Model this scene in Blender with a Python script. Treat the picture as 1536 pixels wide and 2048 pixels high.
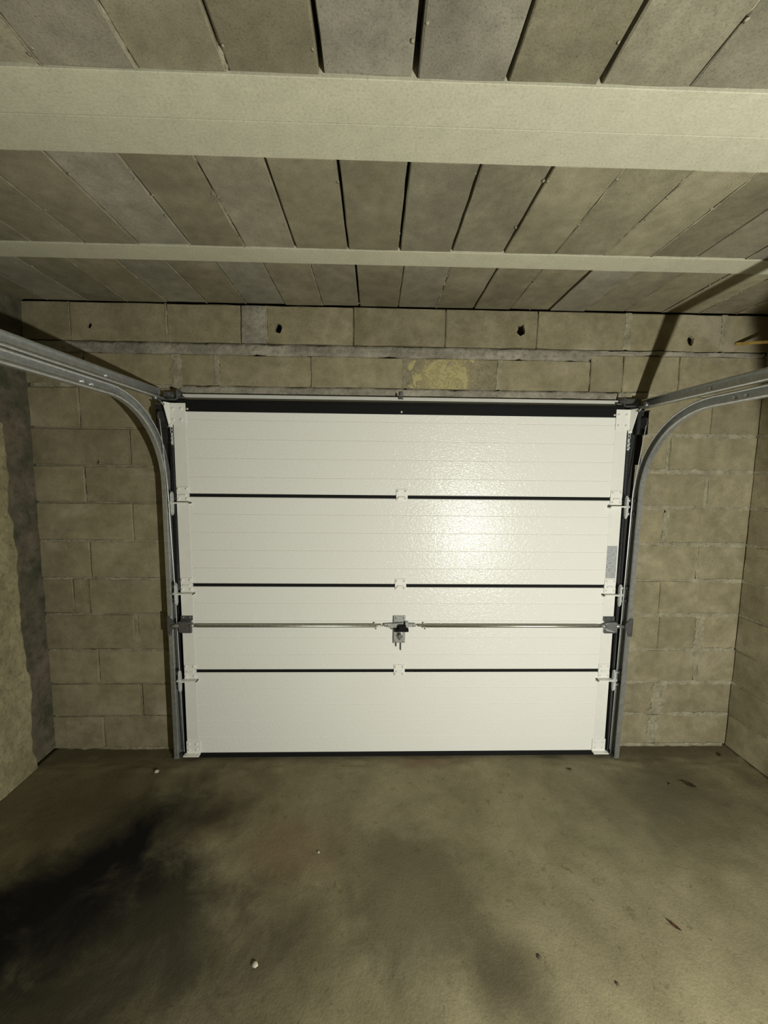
import bpy, bmesh, math, random
from mathutils import Vector, Matrix, noise

# ------------------------------------------------------------------ reset
for o in list(bpy.data.objects):
    bpy.data.objects.remove(o, do_unlink=True)
scene = bpy.context.scene
C = scene.collection
random.seed(7)

# ------------------------------------------------------------------ camera
# world: back wall (with the door) is the plane y = 0, x to the right, z up, floor z = 0
F_PX = 770.0
CAM = Vector((0.0, -2.1625, 1.638))
PITCH, YAW, ROLL = -0.1000, -0.02444, 0.0107
_fwd = Vector((-math.sin(YAW) * math.cos(PITCH), math.cos(YAW) * math.cos(PITCH), math.sin(PITCH)))
_r0 = Vector((math.cos(YAW), math.sin(YAW), 0))
_u0 = _r0.cross(_fwd)
_right = _r0 * math.cos(ROLL) + _u0 * math.sin(ROLL)
_up = -_r0 * math.sin(ROLL) + _u0 * math.cos(ROLL)
cam_data = bpy.data.cameras.new('camera')
cam_data.sensor_fit = 'HORIZONTAL'
cam_data.sensor_width = 36.0
cam_data.lens = F_PX / 1536.0 * 36.0
cam_data.clip_start = 0.02
cam = bpy.data.objects.new('camera', cam_data)
C.objects.link(cam)
m = Matrix((( _right.x, _up.x, -_fwd.x, CAM.x), (_right.y, _up.y, -_fwd.y, CAM.y),
            (_right.z, _up.z, -_fwd.z, CAM.z), (0, 0, 0, 1)))
cam.matrix_world = m
scene.camera = cam

# ------------------------------------------------------------------ world, light, exposure
world = bpy.data.worlds.new('night')
scene.world = world
world.use_nodes = True
world.node_tree.nodes['Background'].inputs['Color'].default_value = (0.9, 1.0, 0.8, 1)
world.node_tree.nodes['Background'].inputs['Strength'].default_value = 0.0

LIGHT_POS = Vector((1.12, -2.60, 0.98))
LIGHT_AIM = LIGHT_POS + Vector((-0.68, 0.73, -0.05))      # the torch is turned towards the left wall
ld = bpy.data.lights.new('torch', 'SPOT')
ld.energy = 224
ld.color = (0.99, 0.99, 0.90)
ld.shadow_soft_size = 0.024
ld.spot_size = math.radians(137)
ld.spot_blend = 0.045
torch = bpy.data.objects.new('torch', ld)
C.objects.link(torch)
torch.location = LIGHT_POS
torch.rotation_euler = (LIGHT_AIM - LIGHT_POS).to_track_quat('-Z', 'Y').to_euler()

scene.view_settings.view_transform = 'Standard'
scene.view_settings.look = 'None'
scene.view_settings.gamma = 1.0
scene.view_settings.use_curve_mapping = False
scene.view_settings.exposure = 0.0

# ------------------------------------------------------------------ dimensions
XL, XR = -1.86, 2.16          # side walls
H = 2.524                     # underside of ceiling
YB = -3.0                     # far end of the garage behind the camera
DX = 0.150                    # door centre
DW = 1.208                    # half width of the door
DY = -0.080                   # room-side face of the door panels
ROWS = [0.0, .204, .406, .610, .8235, 1.031, 1.246, 1.460, 1.664, 1.867, 2.085]

# ------------------------------------------------------------------ materials
MATS = {}
def newmat(name):
    m = bpy.data.materials.new(name); m.use_nodes = True
    MATS[name] = m
    return m, m.node_tree, m.node_tree.nodes['Principled BSDF']

def N(nt, typ, **kw):
    n = nt.nodes.new(typ)
    for k, v in kw.items():
        if k in ('operation', 'blend_type', 'data_type', 'noise_dimensions', 'feature', 'wave_type', 'bands_direction'):
            setattr(n, k, v)
        else:
            n.inputs[k].default_value = v
    return n

def noise_node(nt, vec, scale, detail=4, rough=0.6, dist=0.0):
    n = nt.nodes.new('ShaderNodeTexNoise')
    n.inputs['Scale'].default_value = scale
    n.inputs['Detail'].default_value = detail
    n.inputs['Roughness'].default_value = rough
    n.inputs['Distortion'].default_value = dist
    nt.links.new(vec, n.inputs['Vector'])
    return n

def ramp(nt, fac, stops):
    r = nt.nodes.new('ShaderNodeValToRGB')
    el = r.color_ramp.elements
    while len(el) < len(stops): el.new(0.5)
    for e, (p, c) in zip(el, stops):
        e.position = p
        e.color = (c, c, c, 1) if isinstance(c, (int, float)) else (*c, 1)
    nt.links.new(fac, r.inputs['Fac'])
    return r

def mix(nt, fac, a, b, mode='MIX'):
    n = nt.nodes.new('ShaderNodeMix'); n.data_type = 'RGBA'; n.blend_type = mode
    for sock, v in ((n.inputs[0], fac), (n.inputs[6], a), (n.inputs[7], b)):
        if hasattr(v, 'is_linked'): nt.links.new(v, sock)
        elif isinstance(v, (int, float)): sock.default_value = v
        else: sock.default_value = (*v, 1)
    return n.outputs[2]

def bump(nt, bsdf, height, strength=0.4, dist=0.003):
    b = nt.nodes.new('ShaderNodeBump')
    b.inputs['Strength'].default_value = strength
    b.inputs['Distance'].default_value = dist
    nt.links.new(height, b.inputs['Height'])
    nt.links.new(b.outputs['Normal'], bsdf.inputs['Normal'])

def worldpos(nt):
    g = nt.nodes.new('ShaderNodeNewGeometry')
    return g.outputs['Position']

def concrete(name, ca, cb, cdark, var=0.18, bscale=95, bstr=0.5, mott=5.0, bdist=0.003, bloom=0.0, greying=0.0, cloud=.55):
    """porous concrete: large mottling, fine speckle, per-piece tint"""
    m, nt, b = newmat(name)
    p = worldpos(nt)
    n1 = noise_node(nt, p, mott, 5, .62)
    c1 = mix(nt, ramp(nt, n1.outputs['Fac'], [(.36, 0.), (.66, 1.)]).outputs['Color'], ca, cb)
    n2 = noise_node(nt, p, bscale, 3, .7)
    c2 = mix(nt, ramp(nt, n2.outputs['Fac'], [(.26, .55), (.44, 0.)]).outputs['Color'], c1, cdark)
    n3 = noise_node(nt, p, 17, 4, .6)
    c3 = mix(nt, cloud, c2, ramp(nt, n3.outputs['Fac'], [(.3, .36), (.7, .64)]).outputs['Color'], 'OVERLAY')
    c3 = mix(nt, .4, c3, ramp(nt, n2.outputs['Fac'], [(.25, .32), (.75, .68)]).outputs['Color'], 'OVERLAY')
    oi = nt.nodes.new('ShaderNodeObjectInfo')
    r = ramp(nt, oi.outputs['Random'], [(0., 1. - var), (1., 1. + var * .6)])
    c4 = mix(nt, 1.0, c3, r.outputs['Color'], 'MULTIPLY')
    if greying:        # some pieces were cast from a greyer mix
        sc = nt.nodes.new('ShaderNodeMath'); sc.operation = 'MULTIPLY'; sc.inputs[1].default_value = 7.3
        nt.links.new(oi.outputs['Random'], sc.inputs[0])
        fr = nt.nodes.new('ShaderNodeMath'); fr.operation = 'FRACT'; nt.links.new(sc.outputs[0], fr.inputs[0])
        hs = nt.nodes.new('ShaderNodeHueSaturation'); hs.inputs['Saturation'].default_value = .45
        nt.links.new(c4, hs.inputs['Color'])
        c4 = mix(nt, ramp(nt, fr.outputs[0], [(.35, 0.), (1., greying)]).outputs['Color'], c4, hs.outputs['Color'])
    if bloom:          # pale mortar smears and lime bloom
        nb = noise_node(nt, p, 2.3, 6, .68, .5)
        c4 = mix(nt, ramp(nt, nb.outputs['Fac'], [(.56, 0.), (.72, bloom)]).outputs['Color'], c4, tuple(x * 1.45 for x in cb[:2]) + (cb[2] * 1.75,))
        nd = noise_node(nt, p, 1.6, 5, .6, .2)
        c4 = mix(nt, ramp(nt, nd.outputs['Fac'], [(.34, bloom * .7), (.46, 0.)]).outputs['Color'], c4, tuple(x * .62 for x in ca))
    nt.links.new(c4, b.inputs['Base Color'])
    b.inputs['Roughness'].default_value = .93
    b.inputs['Specular IOR Level'].default_value = .2
    add = nt.nodes.new('ShaderNodeMath'); add.operation = 'MULTIPLY_ADD'
    nt.links.new(n3.outputs['Fac'], add.inputs[0]); add.inputs[1].default_value = .6
    nt.links.new(n2.outputs['Fac'], add.inputs[2])
    bump(nt, b, add.outputs[0], bstr, bdist)
    return m

concrete('block', (0.230, 0.200, 0.120), (0.314, 0.276, 0.177), (0.102, 0.090, 0.051), .15, 190, .4, 5.0, .003, .5)
concrete('ceil_block', (0.205, 0.184, 0.120), (0.292, 0.264, 0.174), (0.102, 0.092, 0.058), .22, 210, .35, 3.0, .003, .25, .6)
concrete('mortar', (.245, .220, .148), (.355, .325, .232), (.15, .13, .09), .05, 60, .8, 14.0, .005)
concrete('dull_mortar', (0.218, 0.192, 0.122), (0.307, 0.275, 0.186), (0.128, 0.115, 0.070), .05, 60, .8, 7.0, .005)
concrete('grey_mortar', (0.211, 0.192, 0.151), (0.365, 0.339, 0.269), (0.128, 0.115, 0.083), .05, 50, .9, 6.0, .006)
concrete('joist', (.480, .462, .345), (.510, .492, .368), (.38, .36, .26), .05, 140, .2, 2.0, .002, cloud=.2)
concrete('plaster', (0.237, 0.210, 0.118), (0.365, 0.326, 0.198), (0.141, 0.122, 0.070), .02, 38, .8, 3.0, .008)
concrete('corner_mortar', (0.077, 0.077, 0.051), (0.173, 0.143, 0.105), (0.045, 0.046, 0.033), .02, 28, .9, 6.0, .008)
concrete('slab', (0.179, 0.161, 0.108), (0.243, 0.220, 0.148), (0.090, 0.081, 0.054), .0, 80, .5, 4.0)

def chipped_block():
    m = concrete('chipped', (.215, .188, .117), (.295, .262, .172), (.10, .09, .05), .0, 120, .7)
    nt = m.node_tree; b = nt.nodes['Principled BSDF']
    src = b.inputs['Base Color'].links[0].from_socket
    p = worldpos(nt)
    n = noise_node(nt, p, 16, 6, .72, .6)
    sub = nt.nodes.new('ShaderNodeVectorMath'); sub.operation = 'DISTANCE'
    nt.links.new(p, sub.inputs[0]); sub.inputs[1].default_value = (.375, 0, 2.165)
    mr = nt.nodes.new('ShaderNodeMath'); mr.operation = 'MULTIPLY_ADD'
    nt.links.new(sub.outputs['Value'], mr.inputs[0]); mr.inputs[1].default_value = -1.55
    nt.links.new(n.outputs['Fac'], mr.inputs[2])
    f = ramp(nt, mr.outputs[0], [(.23, 0.), (.33, 1.)])
    f2 = ramp(nt, n.outputs['Fac'], [(.47, 0.), (.50, .55), (.54, 0.)])
    c = mix(nt, f.outputs['Color'], src, (.43, .375, .185))
    c = mix(nt, f2.outputs['Color'], c, (.10, .09, .06))
    nt.links.new(c, b.inputs['Base Color'])
chipped_block()

def metal(name, col, rough, met=1.0, scale=60, amt=.12):
    m, nt, b = newmat(name)
    p = worldpos(nt)
    n = noise_node(nt, p, scale, 3, .6)
    c = mix(nt, ramp(nt, n.outputs['Fac'], [(.35, 0.), (.65, 1.)]).outputs['Color'],
            tuple(x * (1 - amt) for x in col), tuple(min(1, x * (1 + amt)) for x in col))
    nt.links.new(c, b.inputs['Base Color'])
    b.inputs['Metallic'].default_value = met
    b.inputs['Roughness'].default_value = rough
    return m
metal('galvanised', (.46, .47, .46), .36, .75)
metal('dark_steel', (.20, .20, .20), .40, .8)
metal('bright_zinc', (.72, .75, .74), .32, .35)
metal('rod_steel', (.42, .41, .36), .34, .9)
metal('black_frame', (.018, .018, .018), .5, 0.)
metal('spring_steel', (.07, .07, .075), .34, .6)
metal('rubber', (.005, .005, .005), .8, 0.).node_tree.nodes['Principled BSDF'].inputs['Specular IOR Level'].default_value = .25
metal('white_paint', (.80, .79, .735), .42, 0., 20, .02)
metal('cap_paint', (.775, .765, .71), .40, 0., 20, .02)
metal('header_paint', (.58, .58, .53), .5, 0., 20, .03)
metal('shadow_gap', (.03, .028, .022), .9, 0.)
metal('yellow_wood', (.36, .235, .06), .7, 0., 40, .25)
metal('leaf', (.085, .055, .022), .8, 0., 90, .5)
metal('russet_leaf', (.13, .055, .025), .8, 0., 90, .4)
metal('stone', (.52, .49, .38), .9, 0., 60, .2)
metal('dark_stone', (.07, .06, .04), .9, 0., 60, .3)
metal('screw', (.8, .8, .78), .3, .4)

def door_skin():
    m, nt, b = newmat('door_skin')
    p = worldpos(nt)
    mp = nt.nodes.new('ShaderNodeMapping'); nt.links.new(p, mp.inputs['Vector'])
    mp.inputs['Scale'].default_value = (.8, 1, 1.5)
    n0 = noise_node(nt, p, 3, 2, .5)
    c = mix(nt, n0.outputs['Fac'], (.80, .79, .735), (.83, .82, .77))
    nt.links.new(c, b.inputs['Base Color'])
    b.inputs['Roughness'].default_value = .20
    b.inputs['Specular IOR Level'].default_value = .30
    n = noise_node(nt, mp.outputs['Vector'], 85, 2, .6, .8)
    bump(nt, b, n.outputs['Fac'], 1.0, .0016)
door_skin()

def sticker():
    m, nt, b = newmat('sticker')
    tc = nt.nodes.new('ShaderNodeTexCoord')
    mp = nt.nodes.new('ShaderNodeMapping'); nt.links.new(tc.outputs['Object'], mp.inputs['Vector'])
    mp.inputs['Scale'].default_value = (55, 1, 210)
    n = noise_node(nt, mp.outputs['Vector'], 1.0, 1, .5)
    c = mix(nt, ramp(nt, n.outputs['Fac'], [(.50, 0.), (.66, 1.)]).outputs['Color'], (.40, .41, .41), (.25, .255, .26))
    nt.links.new(c, b.inputs['Base Color']); b.inputs['Roughness'].default_value = .4
sticker()

def floor_mat():
    m, nt, b = newmat('floor_concrete')
    p = worldpos(nt)
    sep = nt.nodes.new('ShaderNodeSeparateXYZ'); nt.links.new(p, sep.inputs[0])
    n1 = noise_node(nt, p, 2.2, 6, .6, .4)
    n2 = noise_node(nt, p, 9, 5, .65)
    n3 = noise_node(nt, p, 120, 3, .7)
    warp = noise_node(nt, p, 4.6, 6, .66, .5)
    col = mix(nt, ramp(nt, n1.outputs['Fac'], [(.33, 0.), (.68, 1.)]).outputs['Color'], (.165, .144, .080), (.258, .228, .137))
    col = mix(nt, .5, col, ramp(nt, n2.outputs['Fac'], [(.3, .40), (.7, .60)]).outputs['Color'], 'OVERLAY')
    col = mix(nt, .35, col, ramp(nt, n3.outputs['Fac'], [(.3, .36), (.7, .64)]).outputs['Color'], 'OVERLAY')
    def stain(col, cx, cy, ax, ay, ang, colour, lo, hi, wamp=.9, amount=1.0):
        """soft-edged spill: rotated ellipse distance, broken up by noise"""
        mp = nt.nodes.new('ShaderNodeMapping'); mp.vector_type = 'TEXTURE'
        nt.links.new(p, mp.inputs['Vector'])
        mp.inputs['Location'].default_value = (cx, cy, 0)
        mp.inputs['Rotation'].default_value = (0, 0, math.radians(ang))
        mp.inputs['Scale'].default_value = (ax, ay, 1)
        ln = nt.nodes.new('ShaderNodeVectorMath'); ln.operation = 'LENGTH'
        nt.links.new(mp.outputs['Vector'], ln.inputs[0])
        ma = nt.nodes.new('ShaderNodeMath'); ma.operation = 'MULTIPLY_ADD'
        nt.links.new(warp.outputs['Fac'], ma.inputs[0]); ma.inputs[1].default_value = wamp * 2
        nt.links.new(ln.outputs['Value'], ma.inputs[2])
        sc = nt.nodes.new('ShaderNodeMath'); sc.operation = 'MULTIPLY_ADD'
        nt.links.new(ma.outputs[0], sc.inputs[0]); sc.inputs[1].default_value = .3; sc.inputs[2].default_value = -.3 * wamp
        r = ramp(nt, sc.outputs[0], [(lo * .3, amount), (hi * .3, 0.)])
        return mix(nt, r.outputs['Color'], col, colour)
    scuff = noise_node(nt, p, 24, 6, .75, .7)
    col = mix(nt, ramp(nt, scuff.outputs['Fac'], [(.33, .55), (.42, 0.)]).outputs['Color'], col, (.075, .064, .036))
    col = mix(nt, ramp(nt, scuff.outputs['Fac'], [(.66, 0.), (.74, .35)]).outputs['Color'], col, (.30, .275, .19))
    col = stain(col, 1.75, -.02, .60, .09, 0, (.085, .072, .040), .3, 1.4, .8, .8)
    col = stain(col, -1.5, -.02, .50, .08, 0, (.085, .070, .036), .3, 1.4, .8, .7)
    col = stain(col, 1.46, -.36, .45, .30, 10, (.085, .078, .044), .2, 1.5, .9, .7)
    col = stain(col, -.38, -.62, .25, .18, 0, (.155, .100, .052), .1, 1.4, .7, .6)
    col = stain(col, .30, -.12, .22, .05, 0, (.17, .105, .068), .1, 1.4, .9, .6)
    col = stain(col, .16, -.80, .28, .30, 20, (.092, .080, .048), .65, 1.15, .8, .62)
    col = stain(col, .45, -1.08, .12, .17, 30, (.070, .055, .033), .2, 1.4, .9, .75)
    col = stain(col, -1.35, -.45, .60, .34, 15, (.082, .068, .034), .3, 1.6, .8, .85)
    col = stain(col, -.77, -.48, .20, .10, 10, (.050, .040, .020), .3, 1.7, 1.2, .9)
    col = stain(col, -.80, -.86, .20, .20, 60, (.024, .021, .013), .4, 1.8, 1.3, .95)
    col = stain(col, -.50, -1.02, .34, .20, 10, (.070, .061, .035), .1, 1.6, 1.3, .8)
    col = stain(col, -1.20, -1.15, .50, .26, 10, (.040, .034, .020), .3, 1.8, 1.0, .95)
    col = stain(col, -1.13, -.71, .31, .14, 60, (.004, .004, .0035), .45, 2.1, 1.1, 1.0)
    col = stain(col, -1.36, -.92, .28, .15, 25, (.004, .004, .0035), .5, 2.1, 1.1, 1.0)
    nt.links.new(col, b.inputs['Base Color'])
    b.inputs['Roughness'].default_value = .88
    b.inputs['Specular IOR Level'].default_value = .2
    a = nt.nodes.new('ShaderNodeMath'); a.operation = 'MULTIPLY_ADD'
    nt.links.new(n2.outputs['Fac'], a.inputs[0]); a.inputs[1].default_value = 1.6
    nt.links.new(n3.outputs['Fac'], a.inputs[2])
    bump(nt, b, a.outputs[0], .5, .004)
floor_mat()

# ------------------------------------------------------------------ object helpers
def link(name, me, mat=None, parent=None, loc=None, rot=None):
    o = bpy.data.objects.new(name, me)
    C.objects.link(o)
    if mat and me is not None and len(me.materials) == 0: me.materials.append(MATS[mat])
    if parent is not None: o.parent = parent
    if loc is not None: o.location = loc
    if rot is not None: o.rotation_euler = rot
    return o

def tag(o, label, cat, group=None):
    o['label'] = label; o['category'] = cat
    if group: o['group'] = group
    return o

def structure(o):
    o['kind'] = 'structure'
    return o

def empty(name, loc=(0, 0, 0)):
    o = bpy.data.objects.new(name, None); C.objects.link(o); o.location = loc
    o.empty_display_size = .1
    return o

def finish(bm, name, smooth=False):
    bmesh.ops.recalc_face_normals(bm, faces=bm.faces)
    me = bpy.data.meshes.new(name); bm.to_mesh(me); bm.free()
    if smooth:
        for p in me.polygons: p.use_smooth = True
    return me

def part(name, bm, mat, parent, smooth=False, origin=None):
    """mesh built in world coordinates, hung on a parent that has only a translation"""
    off = Vector((0, 0, 0))
    q = parent
    while q is not None:
        off += Vector(q.location); q = q.parent
    cpts = [v.co.copy() for v in bm.verts]
    cen = Vector(origin) if origin else sum(cpts, Vector()) / max(1, len(cpts))
    bmesh.ops.translate(bm, verts=bm.verts, vec=-cen)
    return link(name, finish(bm, name, smooth), mat, parent, cen - off)

def box(bm, x0, x1, y0, y1, z0, z1, bev=0.0):
    r = bmesh.ops.create_cube(bm, size=1.0)
    vs = r['verts']
    for v in vs:
        v.co = Vector((x0 + (v.co.x + .5) * (x1 - x0), y0 + (v.co.y + .5) * (y1 - y0), z0 + (v.co.z + .5) * (z1 - z0)))
    if bev > 0:
        es = list({e for v in vs for e in v.link_edges})
        bmesh.ops.bevel(bm, geom=es, offset=bev, segments=1, affect='EDGES', profile=.5)
    return bm

def tube(bm, pts, r, seg=10, caps=True):
    pts = [Vector(p) for p in pts]
    rings = []
    prev = None
    for i, p in enumerate(pts):
        t = (pts[min(i + 1, len(pts) - 1)] - pts[max(i - 1, 0)]).normalized()
        if prev is None:
            a = Vector((0, 0, 1)) if abs(t.z) < .9 else Vector((1, 0, 0))
            n = t.cross(a).normalized()
        else:
            n = (prev - t * prev.dot(t)).normalized()
        prev = n
        bn = t.cross(n)
        rr = r[i] if isinstance(r, (list, tuple)) else r
        rings.append([bm.verts.new(p + (n * math.cos(2 * math.pi * k / seg) + bn * math.sin(2 * math.pi * k / seg)) * rr) for k in range(seg)])
    for a, b in zip(rings, rings[1:]):
        for k in range(seg):
            bm.faces.new((a[k], a[(k + 1) % seg], b[(k + 1) % seg], b[k]))
    if caps:
        bm.faces.new(rings[0][::-1]); bm.faces.new(rings[-1])
    return bm

def bolt(bm, x, y, z, r=.0065, h=.004, seg=8):
    h *= 1.5
    """domed bolt head on a surface facing -y"""
    tube(bm, [(x, y + .001, z), (x, y - h * .6, z), (x, y - h, z)], [r, r, r * .55], seg)

def prism(bm, pts, vec):
    """polygon (3D points) extruded along vec"""
    a = [bm.verts.new(p) for p in pts]
    b = [bm.verts.new(Vector(p) + Vector(vec)) for p in pts]
    bm.faces.new(a); bm.faces.new(b[::-1])
    for i in range(len(a)):
        j = (i + 1) % len(a)
        bm.faces.new((a[i], b[i], b[j], a[j]))
    return bm

def sweep(bm, path, frames, profile, closed=True):
    """profile points (a,b) placed with frames (A,B) along path"""
    rings = []
    for p, (A, B) in zip(path, frames):
        rings.append([bm.verts.new(Vector(p) + A * a + B * b) for a, b in profile])
    n = len(profile)
    for r0, r1 in zip(rings, rings[1:]):
        for k in range(n if closed else n - 1):
            bm.faces.new((r0[k], r0[(k + 1) % n], r1[(k + 1) % n], r1[k]))
    if closed:
        bm.faces.new(rings[0][::-1]); bm.faces.new(rings[-1])
    return bm

# ---- masonry pieces: local frame x = along, z = up, front face looks to -y
def block_mesh(w, h, d, seed, bev=.004, hole=None, jit=.0016, nu=5, nv=3):
    rnd = random.Random(seed)
    bm = bmesh.new()
    def loop(ins, y, j):
        pts = []
        W2, H2 = w / 2 - ins, h / 2 - ins
        for i in range(nu): pts.append((-W2 + 2 * W2 * i / nu, -H2))
        for i in range(nv): pts.append((W2, -H2 + 2 * H2 * i / nv))
        for i in range(nu): pts.append((W2 - 2 * W2 * i / nu, H2))
        for i in range(nv): pts.append((-W2, H2 - 2 * H2 * i / nv))
        return [bm.verts.new((a + rnd.uniform(-j, j), y, b + rnd.uniform(-j, j))) for a, b in pts]
    back = loop(0, d, 0)
    out = loop(0, bev * .9, jit)
    inn = loop(bev, 0, jit * 1.3)
    n = len(out)
    for A, B in ((back, out), (out, inn)):
        for k in range(n):
            bm.faces.new((A[k], A[(k + 1) % n], B[(k + 1) % n], B[k]))
    bm.faces.new(back[::-1])
    if hole is None:
        bm.faces.new(inn)
    else:
        hx, hz, hr, hd = hole
        k = 11
        rad = [hr * rnd.uniform(.78, 1.22) for _ in range(k)]
        rim = [bm.verts.new((hx + rad[i] * math.cos(2 * math.pi * i / k) * .85, 0, hz + rad[i] * 1.2 * math.sin(2 * math.pi * i / k))) for i in range(k)]
        rings = [rim]
        for sc, dd in ((.95, .016), (1.7, .024), (1.7, hd)):
            rings.append([bm.verts.new((hx + (v.co.x - hx) * sc, dd, hz + (v.co.z - hz) * sc)) for v in rim])
        dp = rings[-1]
        es = [bm.edges.get((inn[i], inn[(i + 1) % n])) for i in range(n)]
        re = [bm.edges.new((rim[i], rim[(i + 1) % k])) for i in range(k)]
        bmesh.ops.triangle_fill(bm, use_beauty=True, use_dissolve=False, edges=es + re)
        for r0, r1 in zip(rings, rings[1:]):
            for i in range(k):
                bm.faces.new((r0[i], r0[(i + 1) % k], r1[(i + 1) % k], r1[i]))
        bm.faces.new(dp)
    return finish(bm, 'block')

def ribbon_mesh(length, width, seed, proud=.0015, cover=.5, vary=.45, step=.014, recess=.009):
    """mortar line with wandering edges: where it is missing it sinks back into the joint"""
    bm = bmesh.new()
    n = max(4, int(length / step))
    rows = []
    s = seed * 13.7
    for i in range(n + 1):
        u = -length / 2 + length * i / n
        e = noise.noise((u * 3.1 + s, 3.3, 0)) + .45 * noise.noise((u * 17 + s, 1.1, 4.0))
        on = 1 / (1 + math.exp(-14 * (e + (cover - .5) * 1.4)))
        w1 = width / 2 * (1 + vary * noise.noise((u * 22 + s, 9.1, 0)) + vary * noise.noise((u * 60 + s, 2.1, 0)))
        w0 = width / 2 * (1 + vary * noise.noise((u * 24 + s, 5.7, 8)) + vary * noise.noise((u * 60 + s, 7.1, 3)))
        w0 = max(.002, w0); w1 = max(.002, w1)
        f = -proud * on + recess * (1 - on) + .0012 * noise.noise((u * 50 + s, 0, 7))
        eg = -.0012 * on + (recess + .002) * (1 - on)
        prof = [(-w0, eg), (-w0 * .7, f), (0, f - .0006), (w1 * .7, f + .0003), (w1, eg)]
        rows.append([bm.verts.new((u, y, z)) for z, y in prof])
    for a, b in zip(rows, rows[1:]):
        for k in range(4):
            bm.faces.new((a[k], a[k + 1], b[k + 1], b[k]))
    me = bpy.data.meshes.new('mortar_joint')
    for f in bm.faces:
        if f.normal.y > 0: f.normal_flip()
    bm.normal_update()
    for f in bm.faces: f.smooth = True
    bm.to_mesh(me); bm.free()
    return me

# ================================================================== STRUCTURE
# ---- floor: slightly uneven cast concrete
def build_floor():
    bm = bmesh.new()
    nx, ny = 150, 130
    def fz(x, y):
        d = min(1.0, max(0.0, -y / .12))                       # rough ridges in front of the door fade into the slab
        z = .003 * noise.noise((x * 1.3, y * 1.3, 0)) + .0012 * noise.noise((x * 7, y * 7, 3))
        rid = noise.noise((x * 9, y * 34, 5))
        z += .011 * max(0, rid) * math.exp(-((y + .14) / .07) ** 2)
        z += .004 * noise.noise((x * 14, y * 14, 9)) * math.exp(-((x - 1.9) / .35) ** 2) * math.exp(-((y + .35) / .35) ** 2)
        return z * d - .003
    ys = [0.02 + (-1.9) * (j / 100.0) ** 1.15 for j in range(101)] + [-1.88 + (YB + 1.88) * j / 14 for j in range(1, 15)]
    xs = [XL - .02 + (XR - XL + .04) * i / nx for i in range(nx + 1)]
    g = [[bm.verts.new((x, y, fz(x, y))) for x in xs] for y in ys]
    for j in range(len(ys) - 1):
        for i in range(nx):
            bm.faces.new((g[j][i], g[j + 1][i], g[j + 1][i + 1], g[j][i + 1]))
    r = bmesh.ops.extrude_face_region(bm, geom=list(bm.faces))
    bmesh.ops.translate(bm, verts=[v for v in r['geom'] if isinstance(v, bmesh.types.BMVert)], vec=(0, 0, -.12))
    o = link('floor', finish(bm, 'floor', True), 'floor_concrete')
    structure(o)
build_floor()

# ---- back wall
wall_back = structure(empty('wall_back'))
bm = bmesh.new()
ya, yb_ = .100, .26
for (x0, x1, z0, z1) in ((XL - .05, -1.0, -.05, H + .1), (1.3, XR + .05, -.05, H + .1), (-1.0, 1.3, 1.98, H + .1)):
    box(bm, x0, x1, ya, yb_, z0, z1)
part('wall_core', bm, 'slab', wall_back)

blk = 0
def wall_block(x0, x1, z0, z1, mat='block', hole=None, dy=0):
    global blk
    blk += 1
    rnd = random.Random(blk * 31)
    me = block_mesh(x1 - x0, z1 - z0, .110, blk, hole=hole, jit=.002)
    return link('concrete_block', me, mat, wall_back, ((x0 + x1) / 2, dy + rnd.uniform(-.0022, .0015), (z0 + z1) / 2))

def joint_h(x0, x1, z, width, seed, cover, parent=wall_back, mat='mortar', proud=.0012, vary=.4):
    return link('mortar_joint', ribbon_mesh(x1 - x0, width, seed, proud, cover, vary), mat, parent, ((x0 + x1) / 2, -.002, z))

def joint_v(x, z0, z1, width, seed, cover, parent=wall_back, mat='mortar', proud=.0012):
    return link('mortar_joint', ribbon_mesh(z1 - z0, width, seed, proud, cover, .65, .010), mat, parent,
                (x, -.002, (z0 + z1) / 2), (0, math.radians(90), 0))

# courses 0-9, either side of the door opening : joint positions read from the photograph
LJ = [[-1.581], [-1.348], [-1.585], [-1.360], [-1.70, -1.614], [-1.593], [-1.346], [-1.595], [-1.341], [-1.600]]
RJ = [[1.706], [1.716], [1.937], [1.690, 1.932], [1.680], [1.885], [1.676], [1.900], [1.661], [1.891]]
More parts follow.
